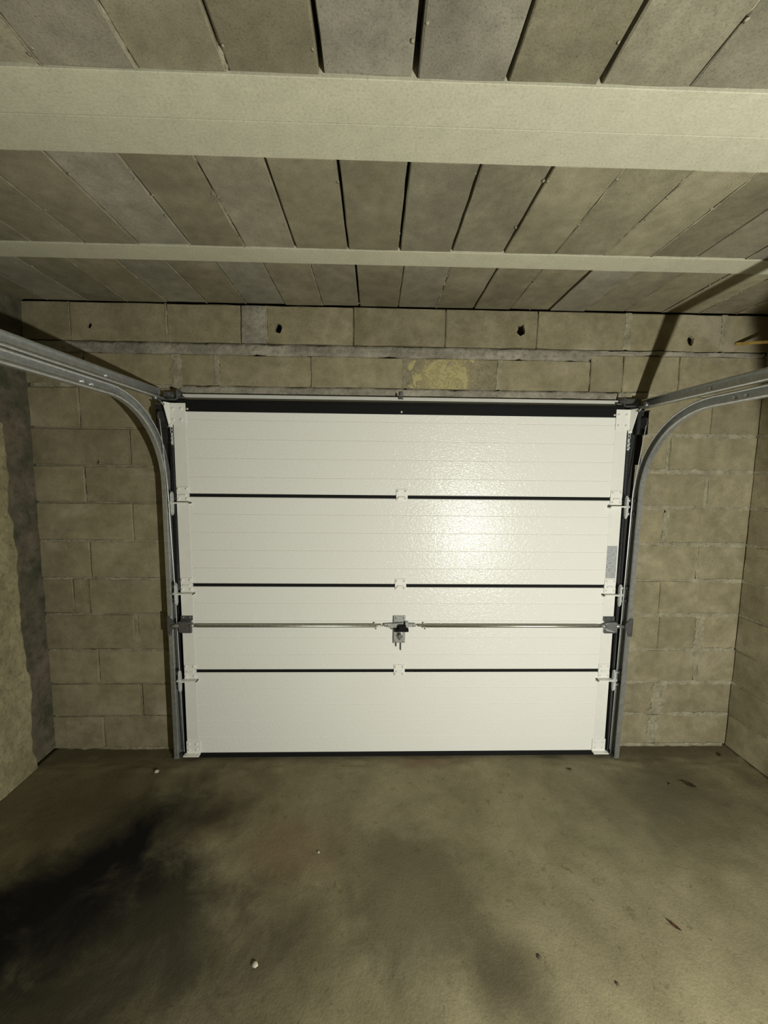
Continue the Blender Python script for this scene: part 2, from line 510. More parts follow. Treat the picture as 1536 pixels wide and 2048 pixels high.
# open = dark dry joint, otherwise pointed with mortar of that width
LK = [[.006], [.008], ['open'], [.045], [.01, .010], [.004], ['open'], ['open'], [.006], ['open']]
RK = [[.07], [.085], [.045], ['open', .05], ['open'], [.010], [.032], [.036], [.036], ['open']]
LEFT_END, RIGHT_END = -1.02, 1.325
HCOV_L = [.55, .45, .75, .72, .62, .80, .28, .48, .16, .14, .4]
HCOV_R = [.75, .62, .66, .62, .52, .66, .58, .66, .68, .56, .5]
for r in range(10):
    z0, z1 = ROWS[r], ROWS[r + 1]
    g = .0045
    for (xa, xb, joints, kinds) in ((XL - .02, LEFT_END, LJ[r], LK[r]), (RIGHT_END, XR + .02, RJ[r], RK[r])):
        edges = [xa] + joints + [xb]
        for i in range(len(edges) - 1):
            ga = .0 if i == 0 else (.0028 if kinds[i - 1] == 'open' else max(.003, kinds[i - 1] * .28))
            gb = .0 if i == len(edges) - 2 else (.0028 if kinds[i] == 'open' else max(.003, kinds[i] * .28))
            x0, x1 = edges[i] + ga, edges[i + 1] - gb
            hole = (-1.521 - (x0 + x1) / 2, 1.685 - (z0 + z1) / 2, .010, .1) if (r == 8 and x0 < -1.521 < x1) else None
            wall_block(x0, x1, z0 + g, z1 - g, 'block', hole)
        for jx, kd in zip(joints, kinds):
            if kd == 'open':
                joint_v(jx, z0 + .01, z1 - .01, .007, 300 + r * 7 + int(jx * 10), .28, proud=-.001)
            else:
                joint_v(jx, z0 + .004, z1 - .004, kd, 100 + r * 7 + int(jx * 10), .60, mat='dull_mortar' if jx < 0 else 'mortar')
    joint_h(XL + .003, LEFT_END, z1, .013, 20 + r, HCOV_L[r], mat='dull_mortar' if r not in (4, 5) else 'mortar', vary=.6)
    joint_h(RIGHT_END, XR - .003, z1, .024, 50 + r, HCOV_R[r], vary=.6)
joint_h(RIGHT_END + .06, XR - .02, .006, .022, 91, .75, proud=.004)
joint_h(XL + .05, LEFT_END, .004, .018, 92, .65, mat='dull_mortar', proud=.003)

# lintel course (row B) and top course (row A)
B0, B1, A0, A1 = 2.102, 2.262, 2.326, 2.519
Bx = [XL - .02, -1.569, -1.069, -.854, -.354, .162, .676, 1.181, 1.366, 1.681, XR + .02]
Bk = [.02, .05, .03, 'open', .030, .026, 'open', 'open', 'open']
for i in range(len(Bx) - 1):
    ga = 0 if i == 0 else (.003 if Bk[i - 1] == 'open' else Bk[i - 1] * .3)
    gb = 0 if i == len(Bx) - 2 else (.003 if Bk[i] == 'open' else Bk[i] * .3)
    wall_block(Bx[i] + ga, Bx[i + 1] - gb, B0, 2.296 if Bx[i] > 1.1 else B1, 'chipped' if abs(Bx[i] - .162) < .01 else 'block')
for jx, kd in zip(Bx[1:-1], Bk):
    if kd == 'open': joint_v(jx, B0 + .01, B1 - .005, .007, 400 + int(jx * 20), .2, proud=-.002)
    else: joint_v(jx, B0, B1, kd, 420 + int(jx * 20), .9)
Ax = [XL - .02, -1.618, -1.114, -.722, -.586, -.122, .374, .876, 1.375, 1.908, XR + .02]
Ak = [.006, .012, 'open', .01, 'open', 'open', 'open', .034, .030]
holes = {0: None, 1: (-1.519, 2.403, .013), 4: (-.523, 2.404, .018), 6: (.787, 2.416, .021), 8: (1.728, 2.378, .018)}
for i in range(len(Ax) - 1):
    ga = 0 if i == 0 else (.003 if Ak[i - 1] == 'open' else Ak[i - 1] * .3)
    gb = 0 if i == len(Ax) - 2 else (.003 if Ak[i] == 'open' else Ak[i] * .3)
    x0, x1 = Ax[i] + ga, Ax[i + 1] - gb
    hh = None
    # find the hole that falls into this block
    for hv in holes.values():
        if hv and x0 < hv[0] < x1:
            hh = (hv[0] - (x0 + x1) / 2, hv[1] - (A0 + A1) / 2, hv[2] * 1.25, .105)
    wall_block(x0, x1, A0, A1, 'grey_mortar' if i == 3 else 'block', hh, dy=-.003)
for jx, kd in zip(Ax[1:-1], Ak):
    if kd == 'open': joint_v(jx, A0 + .012, A1 - .005, .006, 500 + int(jx * 20), .05, proud=-.003)
    else: joint_v(jx, A0, A1, kd, 520 + int(jx * 20), .9, proud=.002)

# thick grey bedding mortar between them, lumpy and oozing
def mortar_bed(x0, x1, z0, z1, seed, amp=.006, mat='grey_mortar', rise=lambda x: 0):
    bm = bmesh.new()
    n = int((x1 - x0) / .014); mrow = 6
    g = []
    for i in range(n + 1):
        x = x0 + (x1 - x0) * i / n
        zt = z1 + .008 * noise.noise((x * 8, seed, 0)) + .004 * noise.noise((x * 40, seed, 1))
        zb = z0 + rise(x) + .010 * noise.noise((x * 7, seed, 5)) + .005 * noise.noise((x * 35, seed, 6))
        col = []
        for j in range(mrow + 1):
            t = j / mrow
            z = zb + (zt - zb) * t
            y = -.004 - amp * (.5 + noise.noise((x * 12, z * 30, seed))) - .4 * amp * noise.noise((x * 45, z * 60, seed))
            if j in (0, mrow): y = .008
            col.append(bm.verts.new((x, y, z)))
        g.append(col)
    for i in range(n):
        for j in range(mrow):
            bm.faces.new((g[i][j], g[i + 1][j], g[i + 1][j + 1], g[i][j + 1]))
    for f in bm.faces: f.smooth = True
    bm.normal_update()
    if sum(f.normal.y for f in bm.faces) > 0:
        bmesh.ops.reverse_faces(bm, faces=bm.faces)
    me = bpy.data.meshes.new('mortar_bed'); bm.to_mesh(me); bm.free()
    return link('mortar_bed', me, mat, wall_back)
mortar_bed(XL + .01, XR - .01, 2.262, 2.323, 3, .006, 'grey_mortar', lambda x: .034 * min(1, max(0, (x - 1.165) / .04)))
mortar_bed(-1.05, 1.36, 2.052, 2.101, 8, .003)
joint_h(XL + .01, -1.04, 2.094, .018, 61, .5)
joint_h(1.35, XR - .01, 2.094, .018, 62, .5)

# ---- side walls
wall_right = structure(empty('wall_right', (XR, 0, 0)))
bm = bmesh.new(); box(bm, XR + .030, XR + .20, YB, .20, -.05, H + .1)
part('wall_core', bm, 'slab', wall_right)
zr = ROWS + [2.296, H - .012]
shared = {}
for r in range(len(zr) - 1):
    z0, z1 = zr[r], zr[r + 1]
    y = -.001
    first = .25 if r % 2 else .5
    k = 0
    while y > YB + .05:
        w_ = first if k == 0 else .5
        w_ = min(w_, y - YB)
        key = (round(w_, 3), round(z1 - z0, 3), k % 3)
        if key not in shared:
            me = block_mesh(w_ - .008, z1 - z0 - .009, .035, 900 + len(shared), jit=.002)
            me.materials.append(MATS['block']); shared[key] = me
        link('concrete_block', shared[key], None, wall_right, (random.uniform(-.003, .002), y - w_ / 2, (z0 + z1) / 2), (0, 0, math.radians(-90)))
        y -= w_; k += 1
    me = ribbon_mesh(-YB, .018, 700 + r, .001, .6, .4, .03)
    link('mortar_joint', me, 'mortar', wall_right, (.0, YB / 2, z1), (0, 0, math.radians(-90)))

wall_left = structure(empty('wall_left', (XL, 0, 0)))
bm = bmesh.new(); box(bm, XL - .20, XL - .028, YB, .20, -.05, H + .1)
part('wall_core', bm, 'slab', wall_left)
def rough_sheet(name, mat, y_near, y_far, z0, z1, ny, nz, xf, edge=None, smooth=True):
    """uneven rendered surface facing +x; xf(y,z) gives the face, edge(z) moves its y_near border"""
    bm = bmesh.new()
    g = []
    for j in range(nz + 1):
        z = z0 + (z1 - z0) * j / nz
        ya0 = y_near + (edge(z) if edge else 0)
        row = []
        for i in range(ny + 1):
            t = (i / ny) ** 1.6
            y = ya0 + (y_far - ya0) * t
            zz = z
            if mat == 'plaster':        # ragged upper border of the render coat
                zz = z0 + (z - z0) * (1 + .035 * noise.noise((y * 2.6, 1.7, 0)) + .012 * noise.noise((y * 14, 4.1, 0)))
            row.append(bm.verts.new((xf(y, zz, i) if j < nz else XL - .004, y, zz)))
        g.append(row)
    for j in range(nz):
        for i in range(ny):
            bm.faces.new((g[j][i], g[j][i + 1], g[j + 1][i + 1], g[j + 1][i]))
    for f in bm.faces: f.smooth = smooth
    bm.normal_update()
    if sum(f.normal.x for f in bm.faces) < 0: bmesh.ops.reverse_faces(bm, faces=bm.faces)
    me = bpy.data.meshes.new(name); bm.to_mesh(me); bm.free()
    return link(name, me, mat, wall_left, (-XL, 0, 0))
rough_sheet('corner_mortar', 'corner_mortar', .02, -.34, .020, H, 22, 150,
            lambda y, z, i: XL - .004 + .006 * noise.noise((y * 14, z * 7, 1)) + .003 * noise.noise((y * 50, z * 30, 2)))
def pl(y, z, i):
    if i == 0: return XL - .010
    if i == 1: return XL + .008
    return XL + .016 + .010 * noise.noise((y * 4, z * 3, 4)) + .004 * noise.noise((y * 25, z * 20, 6))
rough_sheet('wall_plaster', 'plaster', -.165, YB, .0, 1.86, 90, 130, pl,
            lambda z: .030 * noise.noise((0, z * 3.0, 2)) + .014 * noise.noise((0, z * 13, 7)) + .03 * max(0, .9 - z) )
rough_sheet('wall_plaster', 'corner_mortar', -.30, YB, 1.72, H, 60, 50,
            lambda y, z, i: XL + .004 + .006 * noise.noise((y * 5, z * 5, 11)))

# ---- ceiling of hollow blocks between concrete joists
ceiling = structure(empty('ceiling', (0, 0, H)))
bm = bmesh.new(); box(bm, XL - .2, XR + .2, YB - .15, .2, H + .085, H + .2)
part('ceiling_core', bm, 'slab', ceiling)
bm = bmesh.new(); box(bm, XL - .02, XR + .02, YB, -1.78, H, H + .085)
part('ceiling_soffit', bm, 'ceil_block', ceiling)
def joist(y0, y1, drop=.008):
    bm = bmesh.new()
    box(bm, XL - .02, XR + .02, y0, y1, H - drop * .25, H + .08, .0012)
    return part('joist', bm, 'joist', ceiling)
joist(-1.200, -1.088, .010); joist(-1.0855, -.973, .011)
joist(-.526, -.421, .009)
joist(-1.78, -1.67, .009)
bays = [
 (-1.668, -1.202, [-.740, -.534, -.335, -.127, .083, .291, .503, .713], {-.534: 'half', -.335: 'part', -.127: .011, .083: .013, .291: .009, .503: .012, .713: 'thin'}),
 (-.971, -.528, [-.936, -.733, -.522, -.322, -.114, .090, .298, .509, .717, .923, 1.115, 1.303], {-.936: 'fill', -.733: 'half', -.522: 'half', -.322: 'part', -.114: .008, .090: .010, .298: .009, .509: 'part', .717: 'thin', .923: 'fill', 1.303: .007}),
 (-.419, -.004, [-.688, -.485, -.285, -.091, .117, .321, .523, .720, .933, 1.128, 1.347], {-.688: 'fill', -.485: 'thin', -.285: 'fill', -.091: .009, .117: 'thin', .321: 'fill', .523: .008, .720: 'thin', .933: .009, 1.128: 'fill', 1.347: 'thin'}),
]
RX = (math.radians(90), 0, 0)
cb = 0
dabs = bmesh.new()
def dab(x, y, r):
    v = bmesh.ops.create_icosphere(dabs, subdivisions=1, radius=r)['verts']
    for q in v:
        q.co = Vector((q.co.x * random.uniform(.7, 1.3), q.co.y * random.uniform(.8, 1.6), q.co.z * .35)) + Vector((x, y, H - .0005))
for bi, (y0, y1, xs, kinds) in enumerate(bays):
    allx = list(xs)
    while allx[0] - .206 > XL: allx.insert(0, allx[0] - .206)
    while allx[-1] + .206 < XR: allx.append(allx[-1] + .206)
    edges = [XL - .01] + allx + [XR + .01]
    def gap(x):
        k = kinds.get(x, 'fill')
        return k / 2 if not isinstance(k, str) else {'thin': .0018, 'half': .0032, 'part': .004, 'fill': .0015}[k]
    for i in range(len(edges) - 1):
        a, b_ = edges[i], edges[i + 1]
        ga = 0 if i == 0 else gap(a)
        gb = 0 if i == len(edges) - 2 else gap(b_)
        if b_ - a < .02: continue
        cb += 1
        me = block_mesh(b_ - a - ga - gb, y1 - y0, .075, 2000 + cb, bev=.003, jit=.0013, nu=3, nv=6)
        link('ceiling_block', me, 'ceil_block', ceiling, ((a + ga + b_ - gb) / 2, (y0 + y1) / 2, random.uniform(-.0015, .0035)), RX)
    for x in allx:
        k = kinds.get(x, 'fill')
        if isinstance(k, str):
            cov, wd, pr = {'thin': (.28, .005, .0), 'half': (.62, .010, .0005), 'part': (.45, .011, .001), 'fill': (.78, .006, .0)}[k]
            me = ribbon_mesh(y1 - y0, wd, 60 + bi * 20 + int(x * 30), pr, cov, .5, .010, .02)
            link('mortar_joint', me, 'mortar', ceiling, (x, (y0 + y1) / 2, -.0002), (math.radians(90), 0, math.radians(90)))
        for _ in range(random.randint(1, 5) if isinstance(k, str) else random.randint(0, 2)):
            dab(x + random.choice((-1, 1)) * (gap(x) + random.uniform(.001, .008)), random.uniform(y0 + .02, y1 - .01), random.uniform(.0025, .006))
d = link('mortar_dabs', finish(dabs, 'mortar_dabs', True), 'mortar', ceiling, (0, 0, -H)); d['kind'] = 'stuff'

# ================================================================== DOOR
door = structure(empty('door_1', (DX, DY, 0)))
tag(door, 'white sectional garage door of four ribbed panels in a block wall', 'garage door')
SEAMS = [.030, .523, 1.0185, 1.511, 1.953]
XA, XB = DX - DW, DX + DW

def panel(k):
    z0 = SEAMS[k] + (.009 if k else 0); z1 = SEAMS[k + 1] - (.009 if k < 3 else 0)
    if k == 3: gz = [SEAMS[3] + .1 * i for i in range(1, 5)]
    else: gz = [SEAMS[k] + (SEAMS[k + 1] - SEAMS[k]) * i / 5 for i in range(1, 5)]
    pr = [(DY + .003, z0), (DY, z0 + .004)]
    for g in gz:
        pr += [(DY, g - .0035), (DY + .0035, g - .0008), (DY + .0035, g + .0010), (DY, g + .0022)]
    pr += [(DY, z1 - .004), (DY + .003, z1), (DY + .040, z1), (DY + .040, z0)]
    bm = bmesh.new()
    prism(bm, [(XA, y, z) for y, z in pr], (2 * DW, 0, 0))
    p = part('door_panel', bm, 'door_skin', door, origin=(DX, DY, (z0 + z1) / 2))
    # folded steel end caps
    for s in (-1, 1):
        bm = bmesh.new()
        xo = DX + s * (DW + .0015); xi = DX + s * (DW - .064)
        box(bm, min(xo, xi), max(xo, xi), DY - .0010, DY + .041, z0 + .001, z1 - .001, .0006)
        part('end_cap', bm, 'cap_paint', p)
    return p
panels = [panel(k) for k in range(4)]

def hinge(z, x0, x1, zlo, zhi, pan, side=0):
    bm = bmesh.new()
    yb = DY - .0018
    box(bm, x0, x1, yb - .003, yb, z + .002, zhi, .0008)                       # upper leaf
    w = x1 - x0
    box(bm, x0, x1, yb - .003, yb, zlo, z - .003, .0008)                        # lower leaf
    tube(bm, [(x0 + w * .22, yb - .004, z - .001), (x1 - w * .22, yb - .004, z - .001)], .006, 10)   # knuckle
    box(bm, x0, x1, yb - .0015, yb + .006, z - .006, z + .006)
    for fx in (.16, .84):
        for zz in (zhi - .012, zlo + .013): bolt(bm, x0 + w * fx, yb - .003, zz, .0065, .005)
    h = part('hinge', bm, 'white_paint', pan)
    return h
for z, zl, zh, pan in ((.523, .487, .564, panels[0]), (1.0185, .986, 1.060, panels[1]), (1.511, 1.482, 1.556, panels[2])):
    hinge(z, DX - .034, DX + .028, zl + .008, zh - .002, pan)
    for s in (-1, 1):
        xo = DX + s * (DW - .002); xi = DX + s * (DW - .066)
        hinge(z, min(xo, xi), max(xo, xi), zl - .004, zh, pan, s)
        # roller holder: axle sleeve, axle and zinc plate with roller running in the track
        bm = bmesh.new()
        zz = zl - .012
        xs_, xe_ = DX + s * (DW - .078), DX + s * (DW + .010)
        box(bm, min(xs_, xe_), max(xs_, xe_), DY - .030, DY - .002, zz - .003, zz + .004, .001)
        box(bm, min(xs_, xs_ + s * .006), max(xs_, xs_ + s * .006), DY - .030, DY - .002, zz - .010, zz + .004, .001)
        part('roller_bracket', bm, 'white_paint', pan)
        bm = bmesh.new()
        xp = DX + s * (DW + .014)
        pts = [(xp, DY - .013 + dy, zz + dz) for dy, dz in ((-.002, .060), (-.011, .048), (-.014, .0), (-.011, -.052), (-.002, -.066), (.008, -.052), (.011, 0), (.008, .048))]
        prism(bm, pts, (s * .010, 0, 0))
        tube(bm, [(xp - s * .006, DY - .018, zz), (xp + s * .02, DY - .018, zz)], .007, 8)
        part('roller_plate', bm, 'bright_zinc', pan)
        bm = bmesh.new()
        for dz in (.034, -.040):
            tube(bm, [(xp + s * .008, DY + .008, zz + dz), (xp + s * (.040 if s < 0 else .066), DY + .008, zz + dz)], [.014, .014], 12)
        part('roller', bm, 'dark_steel', pan, True)

# bottom corner brackets
for s in (-1, 1):
    bm = bmesh.new()
    xo = DX + s * (DW + .004); xi = DX + s * (DW - .074)
    a, b_ = min(xo, xi), max(xo, xi)
    box(bm, a, b_, DY - .006, DY - .001, .030, .106, .001)
    box(bm, a - (.01 if s < 0 else 0), b_ + (.01 if s > 0 else 0), DY - .030, DY - .001, .028, .034, .001)
    for fx in (.2, .75):
        for zz in (.055, .090): bolt(bm, a + (b_ - a) * fx, DY - .006, zz, .0065, .005)
    part('bottom_bracket', bm, 'white_paint', panels[0])
# top corner brackets with the slanted cheek that carries the top roller
for s in (-1, 1):
    bm = bmesh.new()
    xi = DX + s * (DW - .066); xm = DX + s * (DW + .012)
    a, b_ = min(xi, xm), max(xi, xm)
    box(bm, a, b_, DY - .0055, DY - .002, 1.882, 1.992, .001)
    ch = [(xm, DY - .0055, 1.992), (xm, DY - .0055, 1.874), (xm + s * .004, DY - .014, 1.874), (xm + s * .016, DY - .040, 1.985), (xm + s * .015, DY - .039, 1.992)]
    prism(bm, ch, (s * .003, .0, 0))
    box(bm, min(xm - s * .008, xm + s * .012), max(xm - s * .008, xm + s * .012), DY - .010, DY - .002, 1.868, 1.885, .001)
    for zz in (1.905, 1.962):
        for fx in (.18, .72): bolt(bm, a + (b_ - a) * fx, DY - .0055, zz, .0068, .005)
    bolt(bm, xm, DY - .010, 1.877, .006, .005)
    part('top_bracket', bm, 'white_paint', panels[3])
    bm = bmesh.new()
    tube(bm, [(xm + s * .012, DY - .045, 1.975), (xm + s * .045, DY - .045, 2.012)], .006, 8)
    tube(bm, [(xm + s * .040, DY - .045, 2.012), (xm + s * .062, DY - .045, 2.012)], .016, 12)
    part('roller', bm, 'dark_steel', panels[3], True)

# black seals
for z in SEAMS[1:4]:
    bm = bmesh.new(); box(bm, XA + .05, XB - .05, DY + .006, DY + .038, z - .0095, z + .0095)
    part('section_seal', bm, 'rubber', door)
bm = bmesh.new()
box(bm, XA + .02, XB - .02, DY - .004, DY + .030, 1.950, 2.000, .002)
box(bm, XA + .02, XB - .02, DY - .002, DY + .045, 1.994, 2.012, .003)
ts = part('top_seal', bm, 'rubber', door)
for x in (DX - DW + .076, DX - .012, DX + DW - .076):
    bm = bmesh.new(); bolt(bm, x, DY - .004, 1.962, .0055, .004)
    part('seal_screw', bm, 'screw', ts)
bm = bmesh.new()
prism(bm, [(XA - .002, DY + .002, .036), (XA - .002, DY - .004, .030), (XA - .002, DY - .005, .010), (XA - .002, DY + .004, .001), (XA - .002, DY + .036, .001), (XA - .002, DY + .041, .034)], (2 * DW + .004, 0, 0))
part('bottom_seal', bm, 'rubber', door)

# information sticker on the right end cap
bm = bmesh.new(); box(bm, 1.2960, 1.3520, DY - .0026, DY - .0017, 1.066, 1.250)
st = part('sticker', bm, 'sticker', panels[2])
st['label'] = 'grey information sticker with faint small print'

# ---- lock: centre mechanism, two rods, two side latches
LZ = .796
bm = bmesh.new()
box(bm, .113, .177, DY - .004, DY - .0005, .690, .848, .001)
box(bm, .111, .115, DY - .014, DY - .0005, .690, .848, .001)
box(bm, .113, .177, DY - .010, DY - .0005, .845, .849, .001)
for x in (.126, .168):
    for z in (.836, .698): bolt(bm, x, DY - .004, z, .0055, .005)
lock = part('lock_plate', bm, 'galvanised', door)
bm = bmesh.new()
box(bm, .112, .192, DY - .050, DY - .020, .772, .786, .002)
box(bm, .138, .178, DY - .052, DY - .010, .784, .806, .003)
part('lock_lever', bm, 'rubber', lock)
bm = bmesh.new()
prism(bm, [(.058, DY - .022, .806), (.165, DY - .022, .812), (.165, DY - .022, .786), (.108, DY - .022, .780), (.058, DY - .022, .792)], (0, .006, 0))
box(bm, .172, .236, DY - .024, DY - .014, .790, .808, .002)
box(bm, .174, .194, DY - .028, DY - .004, .788, .818, .002)
for x in (.066, .078, .222): bolt(bm, x, DY - .022, .798, .006, .006)
part('lock_arm', bm, 'galvanised', lock)
bm = bmesh.new()
tube(bm, [(.149, DY - .002, .738), (.149, DY - .030, .738)], .013, 14)
tube(bm, [(.140, DY - .018, .742), (.146, DY - .020, .715)], .005, 8)
box(bm, .132, .141, DY - .018, DY - .004, .752, .768, .001)
part('lock_cylinder', bm, 'dark_steel', lock)
for x, zl in ((.126, .672), (.152, .650)):
    bm = bmesh.new(); tube(bm, [(x, DY - .006, .6935), (x, DY - .006, zl)], .0038, 8)
    part('lock_pin', bm, 'dark_steel', lock)
for s, x0, x1 in ((-1, .052, DX - DW + .066), (1, .242, DX + DW - .070)):
    bm = bmesh.new()
    ex = x0 + s * .045
    tube(bm, [(x0, DY - .022, LZ + .002), (x0 + s * .012, DY - .022, LZ + .002), (ex, DY - .022, LZ), (ex + s * .002, DY - .022, LZ), (x1 - s * .03, DY - .022, LZ - .001), (x1, DY - .022, LZ - .001)],
         [.004, .005, .0055, .0082, .0082, .006], 12)
    for dz in (.012, -.012):
        bolt(bm, ex - s * .004, DY - .024, LZ + dz, .005, .006)
    part('lock_rod', bm, 'rod_steel', lock, True)
for s in (-1, 1):
    bm = bmesh.new()
    xo = DX + s * (DW + .006); xi = DX + s * (DW - .060)
    a, b_ = min(xo, xi), max(xo, xi)
    box(bm, a, b_, DY - .005, DY - .001, .820, .846, .001)                     # upper fixing flange
    prism(bm, [(xo, DY - .032, .822), (xi + s * .018, DY - .026, .818), (xi, DY - .020, .806), (xi, DY - .020, .786), (xi + s * .012, DY - .024, .768), (xo, DY - .032, .762)], (0, .019, 0))
    box(bm, min(xi + s * .006, xo), max(xi + s * .006, xo), DY - .014, DY - .001, .750, .822, .001)
    for fx in (.2, .75): bolt(bm, a + (b_ - a) * fx, DY - .005, .836, .0075, .005)
    part('latch_housing', bm, 'dark_steel', lock)
    bm = bmesh.new()
    xt = DX + s * (DW + .050)
    tube(bm, [(xo - s * .01, DY - .020, .796), (xo + s * .012, DY - .020, .796), (xt, DY - .022, .792)], [.010, .013, .008], 10)
    tube(bm, [(DX + s * (DW - .075), DY - .022, .795), (DX + s * (DW - .055), DY - .022, .797)], [.007, .012], 10)
    part('latch_bolt', bm, 'galvanised', lock, True)

# ================================================================== TRACKS (one set each side of the door)
def track_set(s, label):
    """galvanised vertical rail with its bend, upper rail, spring and cable, s = -1 left / +1 right"""
    X = DX + s * (DW + (.072 if s < 0 else .098))    # outer web of the rail
    lean = .024 if s > 0 else 0.                 # the right rail stands slightly out of plumb
    def off(z): return -s * lean * max(0., 1 - z / 1.5)
    root = empty('door_track', (X, -.06, 0))
    tag(root, label, 'door track', 'curved steel tracks either side of the door')
    YF = -.092 if s < 0 else -.110                                    # room-side flange of the vertical run
    RAD = .395 if s < 0 else .410; ZH = 1.955 if s < 0 else 1.936
    UP = 0. if s < 0 else -.012
    YE = -2.42
    drop = .018
    path, nrm = [], []
    for z in (0.004, .4, .8, 1.2, ZH - RAD): path.append((YF, z)); nrm.append((-1., 0.))
    for k in range(1, 17):
        a = math.pi / 2 * k / 16
        path.append((YF - RAD + RAD * math.cos(a), ZH - RAD + RAD * math.sin(a)))
        nrm.append((-math.cos(a), -math.sin(a)))
    L = abs(YE - (YF - RAD))
    for k in range(1, 5):
        y = YF - RAD - L * k / 4
        path.append((y, ZH - drop * k / 4)); nrm.append((0., -1.))
    # profile: a = towards the inside of the bend (room), b = towards the door
    g = .046                                     # outer height
    t = .0028
    prof = [(0, 0), (0, .021), (-.005, .025), (-.010, .024), (-.0065, .020), (-t, .018), (-t, t),
            (-g + t, t), (-g + t, .022), (-g + .0065, .024), (-g + .010, .028), (-g + .006, .030), (-g, .026), (-g, 0)]
    pts, fr = [], []
    for (y, z), (ny, nz) in zip(path, nrm):
        pts.append((X + off(z), y, z)); fr.append((Vector((0, ny, nz)), Vector((-s, 0, 0))))
    bm = bmesh.new(); sweep(bm, pts, fr, prof)
    rail = part('curved_rail', bm, 'galvanised', root)
    # rivets on the rail web near the joint of the bend
    for y in (YF - RAD - .08, YF - RAD - .13):
        bm = bmesh.new(); tube(bm, [(X - s * .001, y, ZH + .022), (X - s * .008, y, ZH + .022)], .006, 10)
        part('rivet', bm, 'bright_zinc', rail)
    # upper rail
    bm = bmesh.new()
    up = [(X, -.075, 2.010 + UP), (X, -.40, 2.008 + UP), (X, -1.2, 1.998 + UP), (X, YE, 1.985 + UP)]
    f0 = (Vector((0, 0, -1)), Vector((-s, 0, 0)))
    g2 = .048
    prof2 = [(0, 0), (0, .024), (-.005, .028), (-.010, .027), (-.0065, .023), (-t, .021), (-t, t),
             (-g2 + t, t), (-g2 + t, .021), (-g2 + .006, .026), (-g2, .024), (-g2, 0)]
    sweep(bm, up, [f0] * 4, prof2)
    ur = part('upper_rail', bm, 'galvanised', root)
    bm = bmesh.new(); tube(bm, [(X - s * .001, -.48, 2.032 + UP), (X - s * .007, -.48, 2.032 + UP)], .005, 8)
    part('rivet', bm, 'bright_zinc', ur)
    # ceiling hanger at the free end
    bm = bmesh.new()
    box(bm, min(X, X + s * .004), max(X, X + s * .004), YE + .03, YE + .06, ZH - drop - .01, H - .001, .001)
    box(bm, min(X, X + s * .04), max(X, X + s * .04), YE + .03, YE + .06, H - .004, H - .0005)
    part('hanger', bm, 'galvanised', root)
    # black vertical frame angle behind the rail, fixed to the wall
    bm = bmesh.new()
    xi = DX + s * (DW - .03); xo = X + off(0) + s * .016
    box(bm, min(xi, xo), max(xi, xo), -.036, -.009, .0, 2.04, .002)
    xs_ = DX + s * (DW + .030)
    box(bm, min(xs_, xs_ + s * .004), max(xs_, xs_ + s * .004), -.060, -.034, .0, 1.86)
    part('side_frame', bm, 'black_frame', root)
    bm = bmesh.new()
    xs2 = DX + s * (DW + .040)
    box(bm, min(xs2, xs2 + s * .012), max(xs2, xs2 + s * .012), -.050, -.036, .0, .77, .003)
    part('frame_bead', bm, 'dark_steel', root)
    # head plate joining upper rail and lintel
    bm = bmesh.new()
    x0, x1 = X, DX + s * (DW - .020)
    a, b_ = min(x0, x1), max(x0, x1)
    box(bm, a, b_, -.088, -.014, 2.006, 2.012, .001)
    box(bm, a, b_, -.040, -.014, 2.008, 2.058, .002)
    box(bm, min(x1, x1 - s * .006), max(x1, x1 - s * .006), -.085, -.014, 2.008, 2.060, .001)
    tube(bm, [(DX + s * (DW + .014), -.040, 2.036), (DX + s * (DW + .014), -.046, 2.036)], .011, 12)
    box(bm, min(x1, x1 - s * .030), max(x1, x1 - s * .030), -.062, -.050, 2.016, 2.030, .001)
    part('head_bracket', bm, 'dark_steel', root)
    # pulley housing
    bm = bmesh.new()
    xa, xb = X + s * .026, X - s * .036
    box(bm, min(xa, xb), max(xa, xb), -.034, -.010, 1.70, 2.010, .003)
    box(bm, min(xa, xb), max(xa, xb), -.072, -.030, 1.862, 1.992, .004)
    part('pulley_housing', bm, 'black_frame', root)
    bm = bmesh.new()
    box(bm, min(xa, xb) + .006, max(xa, xb) - .006, -.085, -.060, 1.984, 1.990, .001)
    part('housing_cap', bm, 'dark_steel', root)
    bm = bmesh.new()
    tube(bm, [(X - s * .020, -.094, 1.920), (X - s * .012, -.094, 1.920)], .030, 20)
    part('pulley', bm, 'dark_steel', root)
    bm = bmesh.new()
    ring = [(X + s * (.034 + .007 * math.cos(a)), -.030, 1.895 + .010 * math.sin(a)) for a in [2 * math.pi * k / 12 for k in range(13)]]
    tube(bm, ring, .002, 6, False)
    part('ring_hook', bm, 'dark_steel', root)
    # long extension spring beside the door edge
    bm = bmesh.new()
    xs_, ys_ = DX + s * (DW + (.017 if s < 0 else .022)), -.066
    z0, z1 = 1.035, 1.775
    turns = 118
    seg = 12
    hel = [(xs_ + .0125 * math.cos(2 * math.pi * i / seg), ys_ + .0125 * math.sin(2 * math.pi * i / seg), z0 + (z1 - z0) * i / (turns * seg)) for i in range(turns * seg + 1)]
    tube(bm, hel, .0021, 5)
    sp = part('extension_spring', bm, 'spring_steel', root, True)
    bm = bmesh.new()
    box(bm, xs_ - .006, xs_ + .006, ys_ - .004, ys_ + .004, 1.772, 1.838, .001)
    for z in (1.790, 1.812): bolt(bm, xs_, ys_ - .004, z, .006, .006)
    for k in range(3):
        lk = [(xs_ + .006 * math.cos(a), ys_ - .004, 1.846 + k * .016 + .010 * math.sin(a)) for a in [2 * math.pi * q / 10 for q in range(11)]]
        tube(bm, lk, .0022, 5, False)
    part('spring_end', bm, 'bright_zinc', sp)
    bm = bmesh.new()
